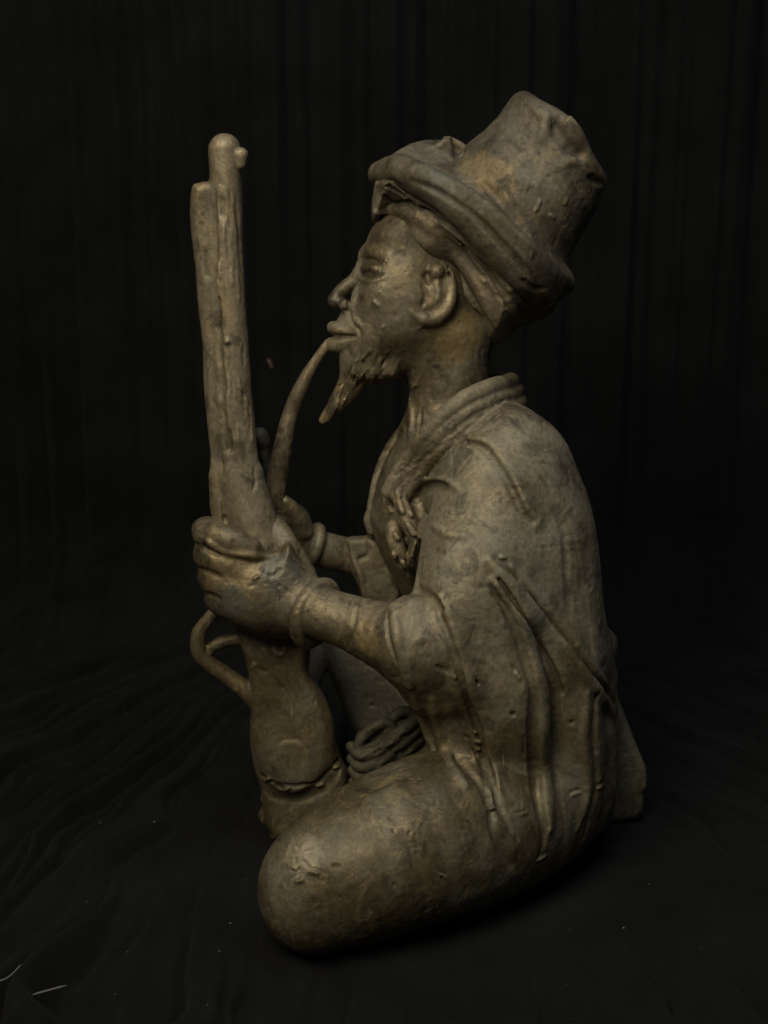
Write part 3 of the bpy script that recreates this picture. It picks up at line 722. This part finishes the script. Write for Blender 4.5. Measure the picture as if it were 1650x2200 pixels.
brim = [at(*p) for p in ((815, 372, HY), (870, 366, HY - 2.1), (985, 425, HY - 3.0), (1100, 520, HY - 3.0), (1185, 600, HY - 2.0), (1212, 612, HY), (1180, 540, HY + 2.2), (1085, 440, HY + 3.0),
                         (985, 342, HY + 3.0), (905, 325, HY + 2.2))]
B_ = catmull(np.array(brim + [brim[0]]), 5)
cen = np.mean(B_[:-1], 0)
# brim plate: spokes of a flattened disc, then a rolled rim
class Disc:
    def __init__(s, ring_pts, th):
        s.c = ring_pts.mean(0); u, sv, vt = np.linalg.svd(ring_pts - s.c); s.n = vt[2]; s.u = vt[0]; s.v = vt[1]; s.th = th
        q = ring_pts - s.c; s.ang = np.arctan2(q @ s.v, q @ s.u); s.rad = np.hypot(q @ s.u, q @ s.v); s.hh = q @ s.n
        o = np.argsort(s.ang); s.ang, s.rad, s.hh = s.ang[o], s.rad[o], s.hh[o]
        s.lo = ring_pts.min(0) - th; s.hi = ring_pts.max(0) + th
    def ev(s, X, box=None):
        q = X - s.c; a = np.arctan2(q @ s.v, q @ s.u); r = np.hypot(q @ s.u, q @ s.v)
        R = np.interp(a, s.ang, s.rad, period=2 * pi); H = np.interp(a, s.ang, s.hh, period=2 * pi)
        hh = q @ s.n - H * np.clip(r / R, 0, 1) ** 2
        return np.hypot(np.maximum(r - R, 0), np.maximum(np.abs(hh) - s.th * 0.5, 0)) * 0.8 - s.th * 0.5 + np.minimum(np.maximum(r - R, np.abs(hh) - s.th * .5), 0) * 0.8
A(Disc(B_, 0.34), 'brim', 0.5)
A(Chain(B_, [0.27] * len(B_)), 'brim', 0.2)
# upturned flap on the far front edge
A(Pad([(880, 338), (925, 316), (958, 293), (972, 298), (974, 345), (950, 368), (900, 362)], HY + 2.0, 0.22, r=0.2, smooth=2), 'brim', 0.15)
A(Pad([(950, 300), (968, 294), (1014, 320), (1004, 345), (985, 335)], HY + 2.9, 0.15, r=0.15, smooth=2), 'brim', 0.06)
A(rod([(812, 372, HY, 16), (860, 356, HY - 1.4, 17), (930, 385, HY - 2.4, 17), (1000, 425, HY - 2.9, 18), (1080, 492, HY - 3.0, 20), (1150, 560, HY - 2.6, 22), (1208, 604, HY - 1.2, 20)], 5), 'brim', 0.3)
A(rod([(835, 382, HY - .9, 16), (905, 402, HY - 2.2, 20), (985, 455, HY - 2.8, 26), (1060, 525, HY - 2.8, 30), (1120, 590, HY - 2.5, 30), (1172, 640, HY - 1.5, 24)], 5), 'brim', 0.4)
A(rod([(1165, 560, HY - 2.0, 22), (1205, 595, HY - 1.2, 22), (1212, 612, HY - .6, 20)], 4), 'brim', 0.15)
S([(1010, 455), (1070, 515), (1130, 580), (1165, 620)], r=7, lift=0.2, k=0.08, cut=True)
S([(1120, 600), (1150, 622), (1175, 620)], r=7, lift=0.1, k=0.06, cut=True)
S([(885, 388), (950, 416), (1020, 464), (1085, 530), (1140, 592)], r=6, lift=0.0, k=0.12, cut=True)
S([(985, 395), (1050, 445), (1110, 500), (1160, 545)], 'brim', r=8, lift=-0.4, k=0.15)
# creases of the crushed crown
S([(1185, 262), (1196, 285), (1212, 305)], r=12, lift=-0.1, k=0.25, cut=True)
S([(1222, 318), (1240, 332)], r=14, lift=-0.1, k=0.25, cut=True)
S([(978, 318), (994, 330)], r=11, lift=0.0, k=0.05, cut=True)
S([(1150, 235), (1172, 256), (1168, 285), (1160, 300)], 'hat', r=7, lift=-0.3, k=0.25)
S([(1208, 355), (1225, 345), (1240, 350)], 'hat', r=7, lift=-0.3, k=0.2)
S([(1265, 378), (1280, 388), (1296, 395)], r=9, lift=0.2, k=0.08, cut=True)
S([(1040, 395), (1080, 440), (1130, 500), (1165, 535)], r=9, lift=0.1, k=0.15, cut=True)
S([(1160, 432), (1150, 452)], 'hat', r=4, lift=0.2, k=0.03, n=2); S([(1190, 468), (1182, 462)], 'hat', r=4, lift=0.2, k=0.03, n=2)
for i in range(9):
    x, y = random.gauss(1130, 70), random.gauss(390, 70)
    S([(x, y), (x + random.uniform(-8, 8), y + random.uniform(0, 12))], 'hat', r=random.uniform(2.5, 4.5), lift=0.0, k=0.05, n=2, cut=random.random() < 0.5)
build(F, 0.046, {'hat': ('hat', M_HAT, fig), 'brim': ('brim', M_HAT, 'hat')}, seed=21)

# ---- rifle
F = Field(); A = F.add; S = F.stroke
RY = 3.1
A(Pad([(456, 990), (553, 990), (570, 1050), (588, 1105), (606, 1165), (640, 1250), (662, 1330), (668, 1400), (664, 1438), (682, 1482), (704, 1540), (722, 1600), (738, 1640), (748, 1700), (756, 1800),
       (600, 1800), (584, 1788), (570, 1748), (562, 1700), (546, 1640), (537, 1575), (540, 1510), (532, 1440), (518, 1390), (503, 1330), (470, 1200), (456, 1110)], RY + .1, 0.60, r=0.36, smooth=3), 'rifle', 0.1)
A(Blob(640, 1590, RY - .3, 65, 110, 26, -12), 'rifle', 0.6)
A(Pad([(413, 404), (428, 394), (448, 390), (500, 400), (500, 600), (506, 800), (515, 1000), (530, 1100), (458, 1100), (457, 1040), (450, 950), (440, 850), (437, 750), (429, 680), (418, 560), (408, 470)], RY, 0.46, r=0.4, smooth=3), 'rifle', 0.12)
A(rod([(482, 322, RY - .1, 35), (485, 400, RY - .1, 35), (488, 560, RY - .15, 35), (496, 720, RY - .15, 36), (503, 860, RY - .15, 40), (512, 1000, RY - .1, 44), (535, 1090, RY, 52), (560, 1180, RY, 54)], 4), 'barrel', 0.1)
A(rod([(518, 332, RY - .3, 16), (517, 352, RY - .3, 12)], 2), 'front_sight', 0.05)
S([(462, 410), (462, 520), (468, 640), (474, 760), (480, 900), (486, 970)], r=7, lift=0.0, k=0.08, cut=True, wob=1.5)
S([(477, 420), (478, 470)], r=8, lift=0.2, k=0.08, cut=True)
S([(488, 920), (492, 975)], r=10, lift=0.1, k=0.06, cut=True)
for a, b in (((484, 735), (486, 800)), ((490, 800), (490, 860)), ((470, 560), (468, 640)), ((480, 480), (478, 520)), ((466, 600), (480, 640)), ((526, 850), (526, 900))):
    S([a, ((a[0] + b[0]) / 2 + 2, (a[1] + b[1]) / 2), b], 'barrel', r=4, lift=-0.2, k=0.06, wob=1.2)
S([(488, 733)], 'barrel', r=7, lift=0.2, k=0.03)
S([(545, 1000), (548, 1040), (540, 1060)], r=4, lift=0.1, k=0.04, cut=True)
S([(482, 1105), (483, 1125)], r=6, lift=0.1, k=0.04, cut=True)
for i in range(22):
    y = random.uniform(400, 1080); l = random.uniform(20, 90); x = 425 + random.random() * 88 + (y - 400) * 0.055
    S([(x, y), (x + l * .03 + random.uniform(-2, 2), y + l * .5), (x + l * .07, y + l)], 'barrel' if x > 470 + (y - 400) * .04 else 'rifle', r=random.uniform(2.5, 4.5), lift=random.choice((-0.3, 0.0)), k=0.05, n=4, cut=random.random() < 0.55)
# neck of the stock, crumbly where the hand was joined
for i in range(12):
    x, y = random.uniform(545, 650), random.gauss(1400, 26)
    S([(x, y), (x + random.uniform(-9, 9), y + random.uniform(4, 20))], 'rifle', r=random.uniform(2.5, 4), lift=-0.2, k=0.08, n=2, cut=random.random() < 0.5)
# butt plate
A(Pad([(560, 1672), (590, 1690), (640, 1697), (690, 1682), (736, 1632), (752, 1690), (762, 1806), (598, 1806), (580, 1790), (566, 1745)], RY + .1, 0.70, r=0.45, smooth=2), 'butt_plate', 0.02)
S([(563, 1668), (590, 1684), (640, 1690), (690, 1675), (735, 1624)], r=5, lift=0.1, k=0.04, cut=True, wob=1.5, taper=False)
S([(594, 1690), (602, 1694)], r=8, lift=0.1, k=0.03, cut=True, n=2)
for x, y in ((570, 1676), (614, 1697), (682, 1688), (718, 1650)):
    S([(x, y), (x + random.uniform(4, 14), y - 4)], 'butt_plate', r=random.uniform(3, 4.5), lift=0.2, k=0.03, n=2)
# trigger guard and trigger
A(rod([(476, 1300, RY, 15), (448, 1330, RY - .1, 14), (427, 1362, RY - .1, 16), (428, 1400, RY - .1, 18), (452, 1428, RY - .1, 18), (492, 1456, RY, 19), (530, 1485, RY, 20), (556, 1520, RY, 16)], 5), 'trigger_guard', 0.08)
A(rod([(438, 1408, RY - .1, 12), (465, 1385, RY, 13), (500, 1374, RY, 14), (540, 1372, RY, 16)], 4), 'trigger', 0.06)
build(F, 0.05, {'rifle': ('rifle', M_GUN, fig), 'barrel': ('barrel', M_GUN, 'rifle'), 'butt_plate': ('butt_plate', M_GUN, 'rifle'), 'front_sight': ('front_sight', M_GUN, 'rifle'),
                'trigger_guard': ('trigger_guard', M_GUN, 'rifle'), 'trigger': ('trigger', M_GUN, 'rifle')}, rough=0.012, seed=31)

# ---- pipe
F = Field(); A = F.add
A(rod([(716, 735, HY - .1, 9), (702, 744, HY - .1, 11), (674, 782, HY, 12), (645, 835, HY, 15), (622, 895, HY + .1, 18), (608, 955, HY + .1, 20), (597, 1020, HY + .2, 22), (590, 1068, HY + .2, 23), (600, 1090, HY + .3, 20)], 5), 'pipe', 0.05)
A(rod([(590, 1075, HY + .4, 20), (574, 1020, HY + .5, 15), (565, 965, HY + .5, 14), (562, 948, HY + .5, 19), (558, 936, HY + .5, 19)], 5), 'pipe_bowl', 0.1)
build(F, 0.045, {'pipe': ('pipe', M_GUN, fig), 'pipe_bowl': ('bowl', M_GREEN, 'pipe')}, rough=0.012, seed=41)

# ---- coiled cloth between the legs
F = Field(); A = F.add; S = F.stroke
A(Pad([(762, 1590), (790, 1560), (850, 1535), (910, 1560), (930, 1640), (900, 1760), (770, 1760), (760, 1680)], 3.2, 0.6, r=0.6), 'cloth_coil', 0.1)
t_ = np.linspace(0, 2 * pi, 13); ca, sa = cos(radians(-38)), sin(radians(-38))
A(rod([(805 + 42 * cos(t) * ca - 17 * sin(t) * sa, 1582 + 42 * cos(t) * sa + 17 * sin(t) * ca, 2.5, 11) for t in t_], 3), 'cloth_coil', 0.05)
for i in range(4):
    o = i * 25
    A(rod([(754 + i * 2, 1604 + o, 2.7, 12), (778 + i, 1622 + o, 2.3, 14), (820, 1606 + o, 2.2, 14), (862, 1572 + o, 2.4, 14), (900, 1540 + o, 2.8, 13)], 4), 'cloth_coil', 0.04)
A(rod([(842, 1545, 2.8, 11), (862, 1528, 2.9, 12), (885, 1530, 3.0, 12)], 3), 'cloth_coil', 0.05)
for i in range(26):
    x, y = random.uniform(765, 890), random.uniform(1560, 1680)
    S([(x, y), (x + 10, y - 6)], 'cloth_coil', r=random.uniform(3, 6), lift=0.0, k=0.06, n=2, cut=random.random() < 0.6)
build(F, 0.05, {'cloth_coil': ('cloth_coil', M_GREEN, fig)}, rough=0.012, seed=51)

# ------------------------------------------------------------------ black cloth: ground and backdrop in one sheet
def cloth():
    y_back = 29.0; rad = 6.0
    xs = np.concatenate([np.linspace(-75, -28, 90)[:-1], np.linspace(-28, 28, 620), np.linspace(28, 75, 90)[1:]])
    ys = np.concatenate([np.linspace(-60, -26, 30)[:-1], np.linspace(-26, y_back - rad, 330)])
    arc = np.linspace(0, pi / 2, 40)[1:]
    prof = [(y, 0.0, 0.0) for y in ys] + [(y_back - rad + rad * sin(a), rad - rad * cos(a), a) for a in arc] + \
           [(y_back, z, pi / 2) for z in np.linspace(rad, 75, 160)[1:]]
    prof = np.array(prof)
    X, I = np.meshgrid(xs, np.arange(len(prof)), indexing='xy')
    Y = prof[I, 0]; Z = prof[I, 1]; A_ = prof[I, 2]
    f = A_ / (pi / 2)
    def n2(a, b, s): return noise3(np.stack([a.ravel(), b.ravel(), np.full(a.size, s * 7.3)], 1), s).reshape(a.shape)
    # floor folds fan out from where the cloth gathers behind the figure
    px, py = -1.0, 34.0
    ang = np.arctan2(X - px, py - Y) + 0.02 * n2(X * .12, Y * .12, 3) + 0.030 * n2(X * .33, Y * .33, 4) + 0.008 * n2(X * .9, Y * .9, 14)
    R = np.hypot(X - px, py - Y)
    fl = n2(ang * 17, R * 0.03, 5) * 0.7 + n2(ang * 39, R * 0.05, 6) * 0.75 + n2(ang * 74, R * .08, 9) * .5
    amp = np.clip(R / 30, 0.3, 1.3) * np.where(X < 0, 1.0, 0.45)
    # flat where the figurine stands
    d = np.hypot((X - 1.5) / 10, (Y - 2) / 8); amp = amp * np.clip((d - 0.7) * 1.3, 0.0, 1)
    fl = (np.clip(np.abs(fl) * 2.2, 0, 1) ** 0.6 - 1) * amp * 1.3 + fl * amp * 0.6 - 0.5 * amp
    wa = n2(X * 0.3, Z * 0.02, 7) * 0.7 + n2(X * 0.85, Z * 0.03, 8) * 0.5 + n2(X * 1.9, Z * .03, 2) * .5 + n2(X * 3.6, Z * .05, 12) * .2
    wa = wa * 1.5
    # floor displacement down is fine: everything else stands on z = 0
    D = fl * (1 - f) + wa * f
    Yn = Y - D * np.sin(A_); Zn = Z + D * np.cos(A_)
    P = np.stack([X, Yn, Zn], -1).reshape(-1, 3) * 0.01
    r, c = X.shape
    i = (np.arange(r - 1)[:, None] * c + np.arange(c - 1)).ravel()
    Q = np.stack([i, i + 1, i + c + 1, i + c], 1)
    me = bpy.data.meshes.new('cloth_ground')
    me.vertices.add(len(P)); me.vertices.foreach_set('co', P.astype(np.float32).ravel())
    me.loops.add(Q.size); me.loops.foreach_set('vertex_index', Q.astype(np.int32).ravel())
    me.polygons.add(len(Q)); me.polygons.foreach_set('loop_start', np.arange(0, Q.size, 4, dtype=np.int32))
    me.update(calc_edges=True); me.polygons.foreach_set('use_smooth', np.ones(len(Q), bool))
    o = bpy.data.objects.new('ground_cloth', me); COL.objects.link(o); tag(o, kind='structure')
    m, nt, b = nodes('black_ribbed_cloth')
    tc = N_(nt, 'ShaderNodeTexCoord')
    no = N_(nt, 'ShaderNodeTexNoise', Scale=25.0, Detail=8.0, Roughness=0.65); nt.links.new(tc.outputs['Object'], no.inputs['Vector'])
    cr = ramp(nt, no.outputs['Fac'], [(0.35, (0.0024, 0.0025, 0.0029)), (0.7, (0.0064, 0.0067, 0.0075))])
    nt.links.new(cr.outputs[0], b.inputs['Base Color'])
    b.inputs['Roughness'].default_value = 0.95; b.inputs['Specular IOR Level'].default_value = 0.15
    b.inputs['Sheen Weight'].default_value = 0.012; b.inputs['Sheen Roughness'].default_value = 0.6
    wv = N_(nt, 'ShaderNodeTexWave', Scale=260.0, Distortion=2.5, Detail=2.0); wv.bands_direction = 'X'
    nt.links.new(tc.outputs['Object'], wv.inputs['Vector'])
    n3 = N_(nt, 'ShaderNodeTexNoise', Scale=900.0, Detail=4.0); nt.links.new(tc.outputs['Object'], n3.inputs['Vector'])
    ad = N_(nt, 'ShaderNodeMath', operation='MULTIPLY_ADD'); nt.links.new(wv.outputs['Fac'], ad.inputs[0]); ad.inputs[1].default_value = 0.22; nt.links.new(n3.outputs['Fac'], ad.inputs[2])
    bp = N_(nt, 'ShaderNodeBump', Strength=0.5, Distance=0.0006); nt.links.new(ad.outputs[0], bp.inputs['Height']); nt.links.new(bp.outputs[0], b.inputs['Normal'])
    me.materials.append(m)
    return o
cl = cloth()

# ------------------------------------------------------------------ lint on the cloth
def ground_at(px, py):
    """where the view ray meets the cloth (cm)"""
    d = ray(px, py)
    ok, loc, nrm, idx = cl.ray_cast(tuple(CAM * 0.01), tuple(d / np.linalg.norm(d)))
    return np.array(loc) * 100
bpy.context.view_layer.update()
def thread_mesh(name, pts, r, mat):
    import bmesh
    P = catmull(np.array(pts), 6); bm = bmesh.new(); rings = []
    for i, p in enumerate(P):
        t = P[min(i + 1, len(P) - 1)] - P[max(i - 1, 0)]; t /= np.linalg.norm(t)
        u = np.cross(t, [0, 0, 1]); u /= np.linalg.norm(u); v = np.cross(t, u)
        rr = r * (0.5 if i in (0, len(P) - 1) else 1)
        rings.append([bm.verts.new((p + rr * (u * cos(a) + v * sin(a))) * 0.01) for a in np.linspace(0, 2 * pi, 7)[:-1]])
    for a, b in zip(rings, rings[1:]):
        for j in range(6): bm.faces.new((a[j], a[(j + 1) % 6], b[(j + 1) % 6], b[j]))
    bm.faces.new(rings[0][::-1]); bm.faces.new(rings[-1])
    me = bpy.data.meshes.new(name); bm.to_mesh(me); bm.free(); me.materials.append(mat)
    for p in me.polygons: p.use_smooth = True
    o = bpy.data.objects.new(name, me); COL.objects.link(o); return o
def plain(name, c, rough=0.8):
    m, nt, b = nodes(name)
    no = N_(nt, 'ShaderNodeTexNoise', Scale=3000.0, Detail=3.0)
    cr = ramp(nt, no.outputs['Fac'], [(0.3, tuple(x * .7 for x in c)), (0.7, c)]); nt.links.new(cr.outputs[0], b.inputs['Base Color'])
    b.inputs['Roughness'].default_value = rough; return m
M_LINT = plain('pale_lint', (0.12, 0.12, 0.115)); M_RED = plain('brown_lint', (0.10, 0.055, 0.04))
def fibre(label, pix, r):
    top = max(ground_at(*p)[2] for p in pix) + r * 1.2; pts = [CAM + ray(*p) * ((top - CAM[2]) / ray(*p)[2]) for p in pix]
    o = thread_mesh('lint_fibre', pts, r, M_LINT); tag(o, label, 'fibre', 'pale fibres lying on the black cloth'); return o
fibre('straight pale fibre lying on the cloth in the lower left corner', [(70, 2137), (143, 2117)], 0.035)
fibre('curved pale fibre lying on the cloth cut off by the left edge', [(-6, 2110), (20, 2098), (46, 2072)], 0.028)
import bmesh
def specks():
    bm = bmesh.new()
    for i in range(120):
        if i < 14:
            px, py = ((330, 1768), (472, 2045), (185, 1940), (275, 2045), (215, 1768), (495, 1985), (1225, 1998), (1395, 1900), (1090, 2085), (560, 2015), (705, 2055), (1340, 1995), (445, 2160), (1490, 1560))[i]
            s = 0.05
        else: px, py, s = random.uniform(0, 1650), random.uniform(1420, 2190), random.uniform(0.012, 0.028)
        if 540 < px < 1390 and py < 1900: continue
        p = ground_at(px, py) + np.array([0, 0, s * .5])
        vs = [bm.verts.new((p + s * np.array([random.gauss(0, .6), random.gauss(0, .6), random.gauss(0, .4)])) * 0.01) for _ in range(4)]
        for f in ((0, 1, 2), (0, 3, 1), (1, 3, 2), (0, 2, 3)): bm.faces.new([vs[j] for j in f])
    me = bpy.data.meshes.new('lint_specks'); bm.to_mesh(me); bm.free(); me.materials.append(M_LINT)
    o = bpy.data.objects.new('lint_specks', me); COL.objects.link(o); tag(o, 'tiny pale dust specks scattered over the black cloth', 'lint', kind='stuff')
specks()
p = ground_at(581, 781)
o = thread_mesh('lint_speck', [p + np.array([-.12, -.08, .25]), p + np.array([0, -.12, 0]), p + np.array([0.08, -.08, -.25])], 0.10, M_RED)
tag(o, 'small reddish brown speck of lint on the backdrop between rifle and pipe', 'lint')
print('script', round(time.time() - T_START, 1), 's')
